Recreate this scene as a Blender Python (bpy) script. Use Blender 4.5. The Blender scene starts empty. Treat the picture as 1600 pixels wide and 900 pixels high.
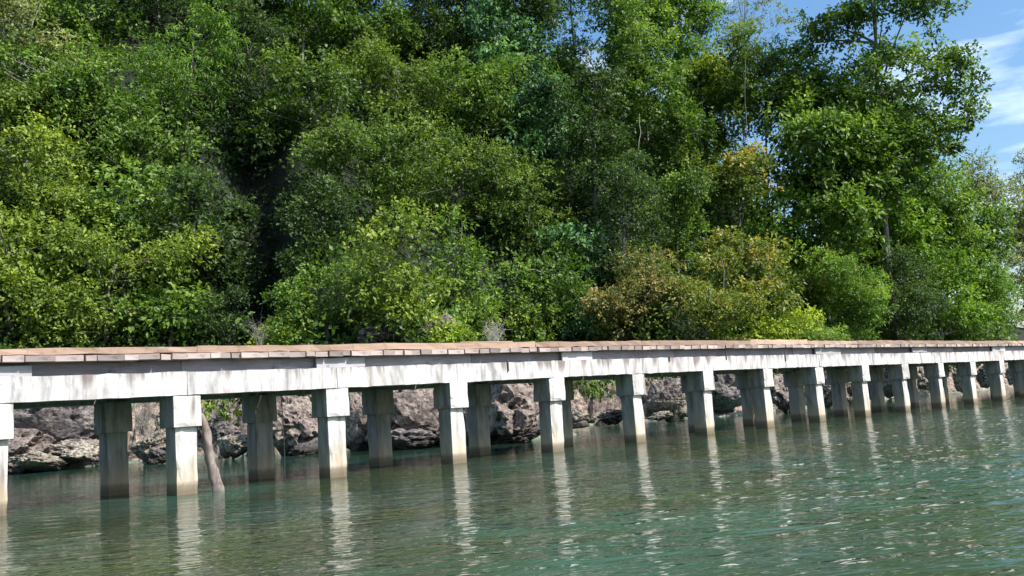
import bpy, bmesh, math, random
import numpy as np
from mathutils import Vector, Matrix

# ------------------------------------------------------------------ camera, world, sun
sc = bpy.context.scene
COL = sc.collection
FPX, PITCH, ROLL, YAW = 1486.7, 0.1296, -0.0725, 0.7494
CAM = np.array([0.0, -15.99, 0.99])
FW = np.array([math.sin(YAW)*math.cos(PITCH), math.cos(YAW)*math.cos(PITCH), math.sin(PITCH)])
_r = np.array([math.cos(YAW), -math.sin(YAW), 0.0]); _u = np.cross(_r, FW)
RT = _r*math.cos(ROLL) + _u*math.sin(ROLL)
UP = -_r*math.sin(ROLL) + _u*math.cos(ROLL)
cd = bpy.data.cameras.new('camera'); cam = bpy.data.objects.new('camera', cd); COL.objects.link(cam)
cd.sensor_width = 36.0; cd.lens = FPX/1600*36.0; cd.clip_start = 0.1; cd.clip_end = 6000
M3 = Matrix(((RT[0], UP[0], -FW[0]), (RT[1], UP[1], -FW[1]), (RT[2], UP[2], -FW[2])))
cam.matrix_world = Matrix.Translation(Vector(CAM)) @ M3.to_4x4()
sc.camera = cam

SUN_EL, SUN_AZ = math.radians(47), math.radians(24)       # azimuth from -Y towards +X
SD = Vector((math.sin(SUN_AZ)*math.cos(SUN_EL), -math.cos(SUN_AZ)*math.cos(SUN_EL), math.sin(SUN_EL)))
ld = bpy.data.lights.new('sun', 'SUN'); ld.energy = 5.0; ld.angle = math.radians(0.5); ld.color = (1.0, 0.955, 0.89)
sun = bpy.data.objects.new('sun', ld); COL.objects.link(sun)
sun.rotation_euler = SD.to_track_quat('Z', 'Y').to_euler()

world = bpy.data.worlds.new('World'); sc.world = world; world.use_nodes = True
wn, wl = world.node_tree.nodes, world.node_tree.links
wn.clear()
wo = wn.new('ShaderNodeOutputWorld'); wb = wn.new('ShaderNodeBackground'); wb.inputs[1].default_value = 0.11
sky = wn.new('ShaderNodeTexSky'); sky.sky_type = 'NISHITA'; sky.sun_disc = False
sky.sun_elevation = SUN_EL; sky.sun_rotation = math.atan2(SD.x, SD.y)
sky.air_density = 1.25; sky.dust_density = 1.6; sky.ozone_density = 3.5
tc = wn.new('ShaderNodeTexCoord'); mp = wn.new('ShaderNodeMapping'); mp.inputs['Scale'].default_value = (1.6, 1.6, 6.5)
cn = wn.new('ShaderNodeTexNoise'); cn.inputs['Scale'].default_value = 2.1; cn.inputs['Detail'].default_value = 7; cn.inputs['Roughness'].default_value = 0.55
cr = wn.new('ShaderNodeValToRGB'); cr.color_ramp.elements[0].position = 0.50; cr.color_ramp.elements[1].position = 0.80
cr.color_ramp.elements[0].color = (0, 0, 0, 1); cr.color_ramp.elements[1].color = (0.8, 0.8, 0.8, 1)
mx = wn.new('ShaderNodeMix'); mx.data_type = 'RGBA'; mx.inputs[7].default_value = (14.0, 14.6, 15.4, 1)
wl.new(tc.outputs['Generated'], mp.inputs[0]); wl.new(mp.outputs[0], cn.inputs['Vector']); wl.new(cn.outputs[0], cr.inputs[0])
wl.new(cr.outputs[0], mx.inputs[0]); hs = wn.new('ShaderNodeHueSaturation'); hs.inputs['Saturation'].default_value = 1.2; hs.inputs['Value'].default_value = 1.15; wl.new(sky.outputs[0], hs.inputs['Color']); wl.new(hs.outputs[0], mx.inputs[6]); wl.new(mx.outputs[2], wb.inputs[0]); wl.new(wb.outputs[0], wo.inputs[0])

sc.view_settings.view_transform = 'Standard'; sc.view_settings.look = 'None'
sc.view_settings.exposure = 0.66; sc.view_settings.gamma = 1.0; sc.view_settings.use_curve_mapping = False
sc.render.engine = 'CYCLES'
sc.cycles.max_bounces = 6; sc.cycles.diffuse_bounces = 3; sc.cycles.glossy_bounces = 3
sc.cycles.transmission_bounces = 4; sc.cycles.transparent_max_bounces = 8
sc.cycles.caustics_reflective = False; sc.cycles.caustics_refractive = False

random.seed(5)
RNG = np.random.default_rng(11)

# ------------------------------------------------------------------ helpers
def ray(px, y):
    v = FW*FPX + RT*(px-800) - UP*(y-450)
    return v/np.hypot(v[0], v[1])            # unit horizontal length
def at(px, y, R): return CAM + ray(px, y)*R

def _hash(i, j, k, s):
    n = (i.astype(np.int64)*374761393 + j.astype(np.int64)*668265263 + k.astype(np.int64)*2147483647*3 + s*974711) & 0xffffffff
    n = ((n ^ (n >> 13))*1274126177) & 0xffffffff
    n = (n ^ (n >> 16)) & 0xffffffff
    return n/4294967295.0
def vnoise(P, s=0):
    F = np.floor(P); f = P-F; f = f*f*(3-2*f); F = F.astype(np.int64); r = 0
    for a in (0, 1):
        for b in (0, 1):
            for c in (0, 1):
                w = (f[:, 0] if a else 1-f[:, 0])*(f[:, 1] if b else 1-f[:, 1])*(f[:, 2] if c else 1-f[:, 2])
                r = r+w*_hash(F[:, 0]+a, F[:, 1]+b, F[:, 2]+c, s)
    return r*2-1
def fbm(P, o=4, s=0, g=0.5):
    r = 0; a = 1
    for k in range(o): r = r+a*vnoise(P*2**k+k*17.3, s+k); a *= g
    return r
def ridge(P, o=4, s=0):
    r = 0; a = 1
    for k in range(o): r = r+a*(1-2*np.abs(vnoise(P*2**k+k*9.1, s+k))); a *= 0.5
    return r

def props(o, label=None, cat=None, group=None, kind=None):
    if label: o['label'] = label
    if cat: o['category'] = cat
    if group: o['group'] = group
    if kind: o['kind'] = kind
    return o
def empty(name, loc, label, cat, group=None):
    o = bpy.data.objects.new(name, None); COL.objects.link(o); o.location = loc; o.empty_display_size = 0.3
    return props(o, label, cat, group)
def link(name, me, parent=None, loc=None):
    o = bpy.data.objects.new(name, me); COL.objects.link(o)
    if loc is not None: o.location = loc
    if parent: o.parent = parent
    return o
def mesh_np(name, V, Q, mat, smooth=False, attrs=None):
    """V (n,3); Q (m,k) faces all of k corners"""
    V = np.asarray(V, np.float32); Q = np.asarray(Q, np.int32); k = Q.shape[1]
    me = bpy.data.meshes.new(name)
    me.vertices.add(len(V)); me.vertices.foreach_set('co', V.ravel())
    me.loops.add(Q.size); me.loops.foreach_set('vertex_index', Q.ravel())
    me.polygons.add(len(Q)); me.polygons.foreach_set('loop_start', np.arange(0, Q.size, k, dtype=np.int32))
    me.update(calc_edges=True)
    me.polygons.foreach_set('use_smooth', np.full(len(Q), bool(smooth)))
    for an, arr in (attrs or {}).items():
        a = me.attributes.new(an, 'FLOAT', 'FACE'); a.data.foreach_set('value', np.asarray(arr, np.float32))
    if mat: me.materials.append(mat)
    me.validate(); return me
def bm_mesh(name, bm, mat, smooth=False):
    me = bpy.data.meshes.new(name); bm.to_mesh(me); bm.free()
    if smooth: me.polygons.foreach_set('use_smooth', [True]*len(me.polygons))
    me.materials.append(mat); return me
def box(x0, x1, y0, y1, z0, z1, bevel=0.0, jit=0.0, cuts=0):
    bm = bmesh.new(); bmesh.ops.create_cube(bm, size=1)
    for v in bm.verts:
        v.co = Vector(((x0+x1)/2+v.co.x*(x1-x0), (y0+y1)/2+v.co.y*(y1-y0), (z0+z1)/2+v.co.z*(z1-z0)))
    if cuts: bmesh.ops.subdivide_edges(bm, edges=bm.edges[:], cuts=cuts, use_grid_fill=True)
    if bevel: bmesh.ops.bevel(bm, geom=[e for e in bm.edges if len(e.link_faces) == 2 and e.calc_face_angle(0) > .5], offset=bevel, segments=1, affect='EDGES')
    if jit:
        for v in bm.verts: v.co += Vector([random.uniform(-jit, jit) for _ in range(3)])
    return bm
def tube(pts, rad, sides=6):
    """pts (n,3), rad (n) -> V,Q"""
    pts = np.asarray(pts, float); n = len(pts); rad = np.broadcast_to(rad, (n,))
    t = np.gradient(pts, axis=0); t /= np.linalg.norm(t, axis=1)[:, None]+1e-9
    ref = np.where(np.abs(t[:, 2:3]) > .9, np.array([[1., 0, 0]]), np.array([[0, 0, 1.]]))
    a = np.cross(t, ref); a /= np.linalg.norm(a, axis=1)[:, None]; b = np.cross(t, a)
    th = np.linspace(0, 2*math.pi, sides, endpoint=False)
    V = (pts[:, None]+rad[:, None, None]*(np.cos(th)[None, :, None]*a[:, None]+np.sin(th)[None, :, None]*b[:, None])).reshape(-1, 3)
    i = np.arange(n-1)[:, None]*sides; j = np.arange(sides)[None]; j2 = (j+1) % sides
    Q = np.stack([i+j, i+j2, i+sides+j2, i+sides+j], -1).reshape(-1, 4)
    return V, Q
def join(parts):
    Vs, Qs, o = [], [], 0
    for V, Q in parts: Vs.append(V); Qs.append(Q+o); o += len(V)
    return np.concatenate(Vs), np.concatenate(Qs)

# ------------------------------------------------------------------ materials
def newmat(name):
    m = bpy.data.materials.new(name); m.use_nodes = True; nt = m.node_tree
    b = nt.nodes['Principled BSDF']; return m, nt.nodes, nt.links, b
def noise(N, L, vec, scale, detail=5, rough=.55):
    n = N.new('ShaderNodeTexNoise'); n.inputs['Scale'].default_value = scale; n.inputs['Detail'].default_value = detail
    n.inputs['Roughness'].default_value = rough
    if vec: L.new(vec, n.inputs['Vector'])
    return n
def ramp(N, L, fac, stops):
    r = N.new('ShaderNodeValToRGB'); e = r.color_ramp.elements
    while len(e) < len(stops): e.new(0.5)
    for el, (p, c) in zip(e, stops):
        el.position = p; el.color = (c[0], c[1], c[2], 1) if hasattr(c, '__len__') else (c, c, c, 1)
    L.new(fac, r.inputs[0]); return r
def mixc(N, L, fac, a, b, blend='MIX'):
    m = N.new('ShaderNodeMix'); m.data_type = 'RGBA'; m.blend_type = blend
    if isinstance(fac, (int, float)): m.inputs[0].default_value = fac
    else: L.new(fac, m.inputs[0])
    for i, v in ((6, a), (7, b)):
        if hasattr(v, 'links'): L.new(v, m.inputs[i])
        else: m.inputs[i].default_value = (*v, 1)
    return m.outputs[2]
def math_(N, L, op, a, b=None):
    m = N.new('ShaderNodeMath'); m.operation = op
    for i, v in ((0, a), (1, b)):
        if v is None: continue
        if hasattr(v, 'links'): L.new(v, m.inputs[i])
        else: m.inputs[i].default_value = v
    return m.outputs[0]
def mapping(N, L, vec, scale):
    m = N.new('ShaderNodeMapping'); m.inputs['Scale'].default_value = scale; L.new(vec, m.inputs[0]); return m.outputs[0]
def bump(N, L, b, h, strength, dist=0.02):
    n = N.new('ShaderNodeBump'); n.inputs['Strength'].default_value = strength; n.inputs['Distance'].default_value = dist
    L.new(h, n.inputs['Height']); L.new(n.outputs[0], b.inputs['Normal']); return n

def mat_concrete(name, base, grime, gamt=(.47, .68), tide=True):
    m, N, L, b = newmat(name)
    g = N.new('ShaderNodeNewGeometry').outputs['Position']
    sep = N.new('ShaderNodeSeparateXYZ'); L.new(g, sep.inputs[0]); z = sep.outputs[2]
    n1 = noise(N, L, mapping(N, L, g, (1, 1, .22)), 5.5, 8, .62)
    f1 = ramp(N, L, n1.outputs[0], [(gamt[0], 0), (gamt[1], .85)])
    c = mixc(N, L, f1.outputs[0], base, grime)
    n2 = noise(N, L, g, 26, 5, .7); f2 = ramp(N, L, n2.outputs[0], [(.60, 0), (.72, .6)])
    c = mixc(N, L, f2.outputs[0], c, tuple(x*.5 for x in grime))
    n5 = noise(N, L, g, 1.3, 4, .6); f5 = ramp(N, L, n5.outputs[0], [(.45, 0), (.7, .35)])
    c = mixc(N, L, f5.outputs[0], c, (base[0]*.82, base[1]*.74, base[2]*.66))
    n4 = noise(N, L, mapping(N, L, g, (1, 1, .12)), 5.5, 5, .6); f4 = ramp(N, L, n4.outputs[0], [(.60, 0), (.72, .75)])
    c = mixc(N, L, f4.outputs[0], c, (.13, .11, .10))
    nd = noise(N, L, mapping(N, L, g, (1, 1, .05)), 3.4, 6, .65); zt = ramp(N, L, math_(N, L, 'SUBTRACT', z, 1.68), [(.0, 0), (.10, .35), (.43, 1)])
    fd = ramp(N, L, math_(N, L, 'MULTIPLY', math_(N, L, 'SUBTRACT', nd.outputs[0], .34), zt.outputs[0]), [(.13, 0), (.24, .85)])
    c = mixc(N, L, fd.outputs[0], c, (.17, .13, .115))
    if tide:
        zz = math_(N, L, 'ADD', z, math_(N, L, 'MULTIPLY', n1.outputs[0], -.45))
        ft = ramp(N, L, zz, [(0.0, 1.0), (.5, 0)])
        c = mixc(N, L, math_(N, L, 'MULTIPLY', ft.outputs[0], .6), c, (.46, .35, .21))
        fz = ramp(N, L, math_(N, L, 'ADD', z, math_(N, L, 'MULTIPLY', n2.outputs[0], -.12)), [(0.0, 1.0), (.10, .75), (.17, 0)])
        c = mixc(N, L, math_(N, L, 'MULTIPLY', fz.outputs[0], .85), c, (.10, .075, .04))
    L.new(c, b.inputs['Base Color']); b.inputs['Roughness'].default_value = .85
    bump(N, L, b, n2.outputs[0], .35, .01)
    return m
def mat_wood(name, a, c2, dark=(.10, .07, .06), sc_=(1, 12, 12), loc='Object'):
    m, N, L, b = newmat(name)
    g = N.new('ShaderNodeTexCoord').outputs[loc]
    oi = N.new('ShaderNodeObjectInfo')
    n1 = noise(N, L, mapping(N, L, g, sc_), 2.5, 7, .6)
    c = ramp(N, L, n1.outputs[0], [(.3, a), (.7, c2)]).outputs[0]
    n2 = noise(N, L, g, 6, 6, .65); f = ramp(N, L, n2.outputs[0], [(.56, 0), (.72, .75)])
    c = mixc(N, L, f.outputs[0], c, dark)
    hsv = N.new('ShaderNodeHueSaturation'); L.new(c, hsv.inputs['Color'])
    L.new(math_(N, L, 'ADD', math_(N, L, 'MULTIPLY', oi.outputs['Random'], .75), .58), hsv.inputs['Value'])
    L.new(hsv.outputs[0], b.inputs['Base Color']); b.inputs['Roughness'].default_value = .8
    bump(N, L, b, n1.outputs[0], .4, .01); return m
def mat_rock(name, stops, sc_=1.0):
    m, N, L, b = newmat(name)
    g = N.new('ShaderNodeNewGeometry'); p = g.outputs['Position']
    n1 = noise(N, L, p, 1.1*sc_, 9, .65); c = ramp(N, L, n1.outputs[0], stops).outputs[0]
    n2 = noise(N, L, p, 7*sc_, 6, .7); f = ramp(N, L, n2.outputs[0], [(.46, 0), (.58, .9)])
    c = mixc(N, L, f.outputs[0], c, (.06, .045, .04))
    n3 = noise(N, L, p, 2.2, 4, .6); f3 = ramp(N, L, n3.outputs[0], [(.55, 0), (.7, .6)])
    c = mixc(N, L, f3.outputs[0], c, (.38, .33, .26))
    sep = N.new('ShaderNodeSeparateXYZ'); L.new(p, sep.inputs[0])
    ft = ramp(N, L, math_(N, L, 'ADD', sep.outputs[2], math_(N, L, 'MULTIPLY', n1.outputs[0], -.5)), [(.0, 1), (.22, 0)])
    c = mixc(N, L, math_(N, L, 'MULTIPLY', ft.outputs[0], .9), c, (.035, .03, .022))
    L.new(c, b.inputs['Base Color']); b.inputs['Roughness'].default_value = .9
    v = N.new('ShaderNodeTexVoronoi'); v.inputs['Scale'].default_value = 5; L.new(p, v.inputs['Vector'])
    h = math_(N, L, 'ADD', math_(N, L, 'MULTIPLY', v.outputs[0], .5), n2.outputs[0])
    bump(N, L, b, h, 1.0, .12); return m
def mat_leaf(name, dark, mid, light, odd=None, rough=.5, trans=.36):
    m, N, L, b = newmat(name)
    a = N.new('ShaderNodeAttribute'); a.attribute_name = 'tone'
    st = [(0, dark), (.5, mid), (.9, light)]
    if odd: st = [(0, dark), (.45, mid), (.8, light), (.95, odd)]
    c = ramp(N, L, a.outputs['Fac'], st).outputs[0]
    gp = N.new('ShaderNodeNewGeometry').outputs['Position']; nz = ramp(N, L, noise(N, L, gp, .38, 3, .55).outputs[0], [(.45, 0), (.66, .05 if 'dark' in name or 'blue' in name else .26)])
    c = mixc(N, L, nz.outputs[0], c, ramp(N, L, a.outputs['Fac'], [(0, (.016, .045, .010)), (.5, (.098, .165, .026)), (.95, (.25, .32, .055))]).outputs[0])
    L.new(c, b.inputs['Base Color']); b.inputs['Roughness'].default_value = rough
    b.inputs['Specular IOR Level'].default_value = .35
    t = N.new('ShaderNodeBsdfTranslucent'); L.new(mixc(N, L, 1.0, c, (1.25, 1.35, .55), 'MULTIPLY'), t.inputs[0])
    ms = N.new('ShaderNodeMixShader'); ms.inputs[0].default_value = trans
    L.new(b.outputs[0], ms.inputs[1]); L.new(t.outputs[0], ms.inputs[2]); L.new(ms.outputs[0], N['Material Output'].inputs[0])
    return m

M = {}
M['white'] = mat_concrete('weathered_white_concrete', (.58, .565, .56), (.20, .185, .18), (.44, .66))
M['front'] = mat_concrete('front_pillar_concrete', (.58, .565, .54), (.22, .195, .18), (.46, .68))
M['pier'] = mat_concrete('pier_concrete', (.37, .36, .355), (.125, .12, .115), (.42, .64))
M['kerb'] = mat_wood('rust_orange_board', (.33, .21, .15), (.43, .30, .225), (.17, .11, .08), (.5, 6, 10))
M['plank'] = mat_wood('bleached_plank', (.29, .225, .205), (.43, .36, .33), (.10, .075, .075))
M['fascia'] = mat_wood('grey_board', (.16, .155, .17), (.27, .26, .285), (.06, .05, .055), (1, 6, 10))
M['splice'] = mat_wood('pale_board', (.36, .34, .36), (.50, .48, .49), (.15, .13, .13), (1, 8, 14))
M['iron'] = mat_wood('rusty_iron', (.05, .045, .045), (.10, .08, .07), (.03, .02, .02))
M['log'] = mat_wood('peeling_log', (.10, .075, .06), (.26, .21, .19), (.035, .025, .02), (6, 6, 1.2))
M['rope'] = mat_wood('white_rope', (.55, .55, .52), (.7, .7, .66))
M['bark'] = mat_wood('bark', (.13, .115, .10), (.24, .22, .19), (.07, .06, .05), (3, 3, .6))
M['deadwood'] = mat_wood('dead_wood', (.34, .31, .29), (.48, .45, .42), (.15, .13, .12), (3, 3, .6))
M['rock_pink'] = mat_rock('pink_limestone', [(.3, (.11, .085, .075)), (.5, (.27, .215, .185)), (.7, (.44, .37, .31))])
M['rock_grey'] = mat_rock('grey_limestone', [(.3, (.08, .072, .075)), (.5, (.16, .14, .14)), (.7, (.30, .27, .26))])
M['rock_pale'] = mat_rock('pale_limestone', [(.3, (.22, .18, .13)), (.5, (.34, .30, .235)), (.7, (.50, .45, .36))])

# ------------------------------------------------------------------ terrain
SHORE = np.array([(-400, 180), (-120, 60), (-60, 42), (-20, 34), (5, 29.5), (13.5, 28), (18, 25), (19, 21.5), (21, 18.5), (23.5, 15.5), (22.0, 11.5),
                  (22.6, 8.6), (25.5, 9.0), (28, 13.5), (33, 19.5), (38.5, 20), (40, 16), (41.5, 13.4), (48, 13.0), (57, 15.5), (70, 17), (84, 17),
                  (110, 17), (200, 22), (420, 40)], float)
def shore_s(X, Y):
    """signed distance inland (+) of the shore line"""
    P = np.stack([np.ravel(X), np.ravel(Y)], 1); best = np.full(len(P), 1e9); sg = np.ones(len(P))
    for a, b in zip(SHORE[:-1], SHORE[1:]):
        d = b-a; t = np.clip(((P-a)@d)/(d@d), 0, 1); q = P-(a+t[:, None]*d); r = np.hypot(q[:, 0], q[:, 1])
        s = np.sign(d[0]*q[:, 1]-d[1]*q[:, 0]); k = r < best-1e-9
        best = np.where(k, r, best); sg = np.where(k, s, sg)
    # inland test by parity of crossings towards -Y for robustness
    cross = np.zeros(len(P), int)
    for a, b in zip(SHORE[:-1], SHORE[1:]):
        lo, hi = min(a[0], b[0]), max(a[0], b[0])
        m = (P[:, 0] >= lo) & (P[:, 0] < hi)
        if hi > lo:
            yy = a[1]+(P[:, 0]-a[0])/(b[0]-a[0])*(b[1]-a[1]); cross += (m & (yy < P[:, 1]))
    ins = cross % 2 == 1
    return np.where(ins, best, -best).reshape(np.shape(X))
def ground(X, Y):
    X = np.asarray(X, float); Y = np.asarray(Y, float)
    s = shore_s(X, Y)
    az = np.degrees(np.arctan2(X, Y+16))
    zmax = np.interp(az, [-60, 20, 49, 52, 55, 58, 61, 64, 67, 71, 90], [55, 55, 55, 50, 34, 21, 15, 12, 9, 7, 7])
    z = np.interp(s, [-30, -10, -5, -2, -.4, 0, .6, 2.0, 4.5, 8, 30, 60, 120], [-3.2, -1.7, -1.1, -.6, -.12, .12, 1.3, 2.7, 3.8, 7.2, 34, 62, 90])
    z = np.where(s > 2.2, np.minimum(z, zmax*(1-np.exp(-np.maximum(z, 0)/zmax*1.5))+.4), z)
    # a narrow shaded gully cut into the slope
    R = np.hypot(X, Y+16); g_ = np.exp(-((az-28.0-.4*np.sin(R*.45))/1.5)**2)*np.interp(R, [46, 50, 62, 68], [0, 1, 1, 0])
    return z-6.0*g_
GX = np.concatenate([-400+np.arange(0, 375, 12.), np.arange(-22, 82, .42), 82+np.cumsum(np.geomspace(.6, 30, 48))])
GY = np.concatenate([np.arange(-60, -6, 6.), np.arange(-5, 46, .42), 46+np.cumsum(np.geomspace(.6, 25, 42))])
XX, YY = np.meshgrid(GX, GY); ZZ = ground(XX, YY); S_ = shore_s(XX, YY)
P_ = np.stack([XX.ravel(), YY.ravel(), ZZ.ravel()], 1)
amp = (np.interp(S_, [-8, -2, 0, 1, 4, 8], [.05, .10, .25, .62, .5, .4])).ravel()
P2 = P_*0.75
dz = ridge(P2, 4, 3)*.7-.25
P_[:, 2] += amp*dz
inb = (S_.ravel() > -.5) & (S_.ravel() < 5)
P_[:, 0] += inb*amp*.7*fbm(P2*1.3+50, 3, 9); P_[:, 1] += inb*amp*.7*fbm(P2*1.3+90, 3, 12)
ny, nx = XX.shape
i = np.arange(ny-1)[:, None]*nx; j = np.arange(nx-1)[None]
Qg = np.stack([i+j, i+j+1, i+nx+j+1, i+nx+j], -1).reshape(-1, 4)
m, N, L, b = newmat('ground'); g = N.new('ShaderNodeNewGeometry').outputs['Position']
sep = N.new('ShaderNodeSeparateXYZ'); L.new(g, sep.inputs[0])
n1 = noise(N, L, g, .35, 7, .62); n2 = noise(N, L, g, 3.2, 7, .68)
bed = ramp(N, L, n1.outputs[0], [(.36, (.05, .10, .035)), (.48, (.10, .22, .14)), (.62, (.26, .42, .33))]).outputs[0]
rk = ramp(N, L, n2.outputs[0], [(.40, (.04, .035, .03)), (.5, (.22, .165, .135)), (.66, (.44, .36, .29))]).outputs[0]
soil = ramp(N, L, n2.outputs[0], [(.35, (.005, .009, .004)), (.6, (.012, .017, .007)), (.75, (.026, .026, .014))]).outputs[0]
c = mixc(N, L, ramp(N, L, math_(N, L, 'ADD', sep.outputs[2], math_(N, L, 'MULTIPLY', n2.outputs[0], .3)), [(.05, 0), (.3, 1)]).outputs[0], bed, rk)
c = mixc(N, L, ramp(N, L, math_(N, L, 'MULTIPLY', math_(N, L, 'ADD', sep.outputs[2], n2.outputs[0]), .1), [(.36, 0), (.46, 1)]).outputs[0], c, soil)
L.new(c, b.inputs['Base Color']); b.inputs['Roughness'].default_value = .95; bump(N, L, b, n2.outputs[0], 1, .2)
M['ground'] = m
hill = link('hillside', mesh_np('hillside', P_, Qg, M['ground'])); props(hill, 'steep wooded limestone hillside rising from the shore behind the jetty', None, None, 'structure')
ms_, N, L, b = newmat('sea_bed'); L.new(ramp(N, L, noise(N, L, N.new('ShaderNodeNewGeometry').outputs['Position'], .3, 6, .6).outputs[0], [(.35, (.05, .10, .04)), (.5, (.10, .21, .14)), (.65, (.25, .40, .32))]).outputs[0], b.inputs['Base Color'])
fl = np.array([(-3000, -3000, -3.4), (3000, -3000, -3.4), (3000, 3000, -3.4), (-3000, 3000, -3.4)], float)
props(link('sea_bed', mesh_np('sea_bed', fl, [[0, 1, 2, 3]], ms_)), 'sandy and weedy sea bed under the clear green water', None, None, 'structure')

# ------------------------------------------------------------------ water
wx = np.concatenate([-20-np.cumsum(np.geomspace(.5, 400, 40))[::-1], np.arange(-20, 0, .3), np.arange(0, 32, .085), np.arange(32, 75, .2), 75+np.cumsum(np.geomspace(.4, 400, 44))])
wy = np.concatenate([-15-np.cumsum(np.geomspace(.5, 400, 40))[::-1], np.arange(-15, 1, .055), np.arange(1, 31, .16), 31+np.cumsum(np.geomspace(.3, 400, 40))])
WX, WY = np.meshgrid(wx, wy)
wf = np.exp(-np.maximum(np.hypot(WX-20, WY)-45, 0)/25)
calm = np.interp(WY, [-13, -8, -4, -1, 3], [.74, .48, .20, .10, .07])+np.interp(WX, [18, 34], [0, .22])*np.interp(WY, [0, 5], [1, 0])
pat = .75+.5*fbm(np.stack([WX.ravel()*.22, WY.ravel()*.3, WX.ravel()*0], 1), 2, 31).reshape(WX.shape)
Z = np.zeros_like(WX); r_ = np.random.default_rng(4)
warp = .35*fbm(np.stack([WX.ravel()*.7, WY.ravel()*.7, WX.ravel()*0+3], 1), 2, 61).reshape(WX.shape)
for k in range(26):
    lam = .24*1.095**k*r_.uniform(.9, 1.1)
    th = math.radians(-133+r_.normal(0, 24)); kx, ky = math.cos(th)*2*math.pi/lam, math.sin(th)*2*math.pi/lam
    Z += (.0058*lam*min(1, (.55/lam)**.9))*np.sin(kx*WX+ky*WY+r_.uniform(0, 6.3)+warp*min(6, 2/lam))
Z = np.where(Z > 0, Z*1.15, Z*.85)*pat
Z *= wf*calm
ny, nx = WX.shape; i = np.arange(ny-1)[:, None]*nx; j = np.arange(nx-1)[None]
Qw = np.stack([i+j, i+j+1, i+nx+j+1, i+nx+j], -1).reshape(-1, 4)
m, N, L, b = newmat('sea_water'); N.remove(b)
g = N.new('ShaderNodeNewGeometry').outputs['Position']
def crest(scl, ang):
    mpn = N.new('ShaderNodeMapping'); mpn.vector_type = 'POINT'; mpn.inputs['Rotation'].default_value = (0, 0, math.radians(ang)); L.new(g, mpn.inputs[0])
    return mapping(N, L, mpn.outputs[0], scl)
nA = noise(N, L, crest((.55, 2.0, 1), 43), 1.25, 2, .45); nB = noise(N, L, crest((.7, 2.0, 1), 30), 3.6, 2, .5)
nP = noise(N, L, g, .12, 3, .5)
sepw = N.new('ShaderNodeSeparateXYZ'); L.new(g, sepw.inputs[0])
patch = ramp(N, L, nP.outputs[0], [(.35, .55), (.65, 1.0)]).outputs[0]
calmn = ramp(N, L, math_(N, L, 'MULTIPLY', math_(N, L, 'ADD', sepw.outputs[1], 20), .025), [(.0, 1.0), (.3, .9), (.47, .35), (.6, .18)]).outputs[0]
h = math_(N, L, 'MULTIPLY', math_(N, L, 'MULTIPLY', math_(N, L, 'ADD', math_(N, L, 'MULTIPLY', nA.outputs[0], 1.0), math_(N, L, 'MULTIPLY', nB.outputs[0], 1.0)), patch), calmn)
bp = N.new('ShaderNodeBump'); bp.inputs['Strength'].default_value = 1.0; bp.inputs['Distance'].default_value = .05; L.new(h, bp.inputs['Height'])
fr = N.new('ShaderNodeFresnel'); fr.inputs['IOR'].default_value = 1.333; L.new(bp.outputs[0], fr.inputs['Normal'])
gl = N.new('ShaderNodeBsdfGlossy'); gl.inputs['Roughness'].default_value = .02; L.new(bp.outputs[0], gl.inputs['Normal'])
tr = N.new('ShaderNodeBsdfTransparent'); tr.inputs[0].default_value = (.40, .62, .50, 1)
df = N.new('ShaderNodeBsdfDiffuse')
nb_ = noise(N, L, g, .22, 5, .6).outputs[0]
cfar = ramp(N, L, nb_, [(.40, (.045, .09, .045)), (.5, (.055, .14, .10)), (.62, (.085, .24, .185))]).outputs[0]
cnear = ramp(N, L, nb_, [(.40, (.076, .108, .030)), (.5, (.074, .104, .056)), (.60, (.074, .135, .095))]).outputs[0]
fy = ramp(N, L, math_(N, L, 'ADD', math_(N, L, 'MULTIPLY', math_(N, L, 'ADD', sepw.outputs[1], math_(N, L, 'MULTIPLY', sepw.outputs[0], -.12)), .05), math_(N, L, 'MULTIPLY', nb_, .5)), [(-.0, 0), (.12, 0), (.32, 1)]).outputs[0]
L.new(mixc(N, L, fy, cnear, cfar), df.inputs[0])
m1 = N.new('ShaderNodeMixShader'); m1.inputs[0].default_value = .5; L.new(tr.outputs[0], m1.inputs[1]); L.new(df.outputs[0], m1.inputs[2])
m2 = N.new('ShaderNodeMixShader'); L.new(fr.outputs[0], m2.inputs[0]); L.new(m1.outputs[0], m2.inputs[1]); L.new(gl.outputs[0], m2.inputs[2])
L.new(m2.outputs[0], N['Material Output'].inputs[0]); M['water'] = m
wat = link('water', mesh_np('water', np.stack([WX.ravel(), WY.ravel(), Z.ravel()], 1), Qw, M['water'], True)); props(wat, 'clear green rippled sea water in front of and under the jetty', None, None, 'structure')

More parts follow.
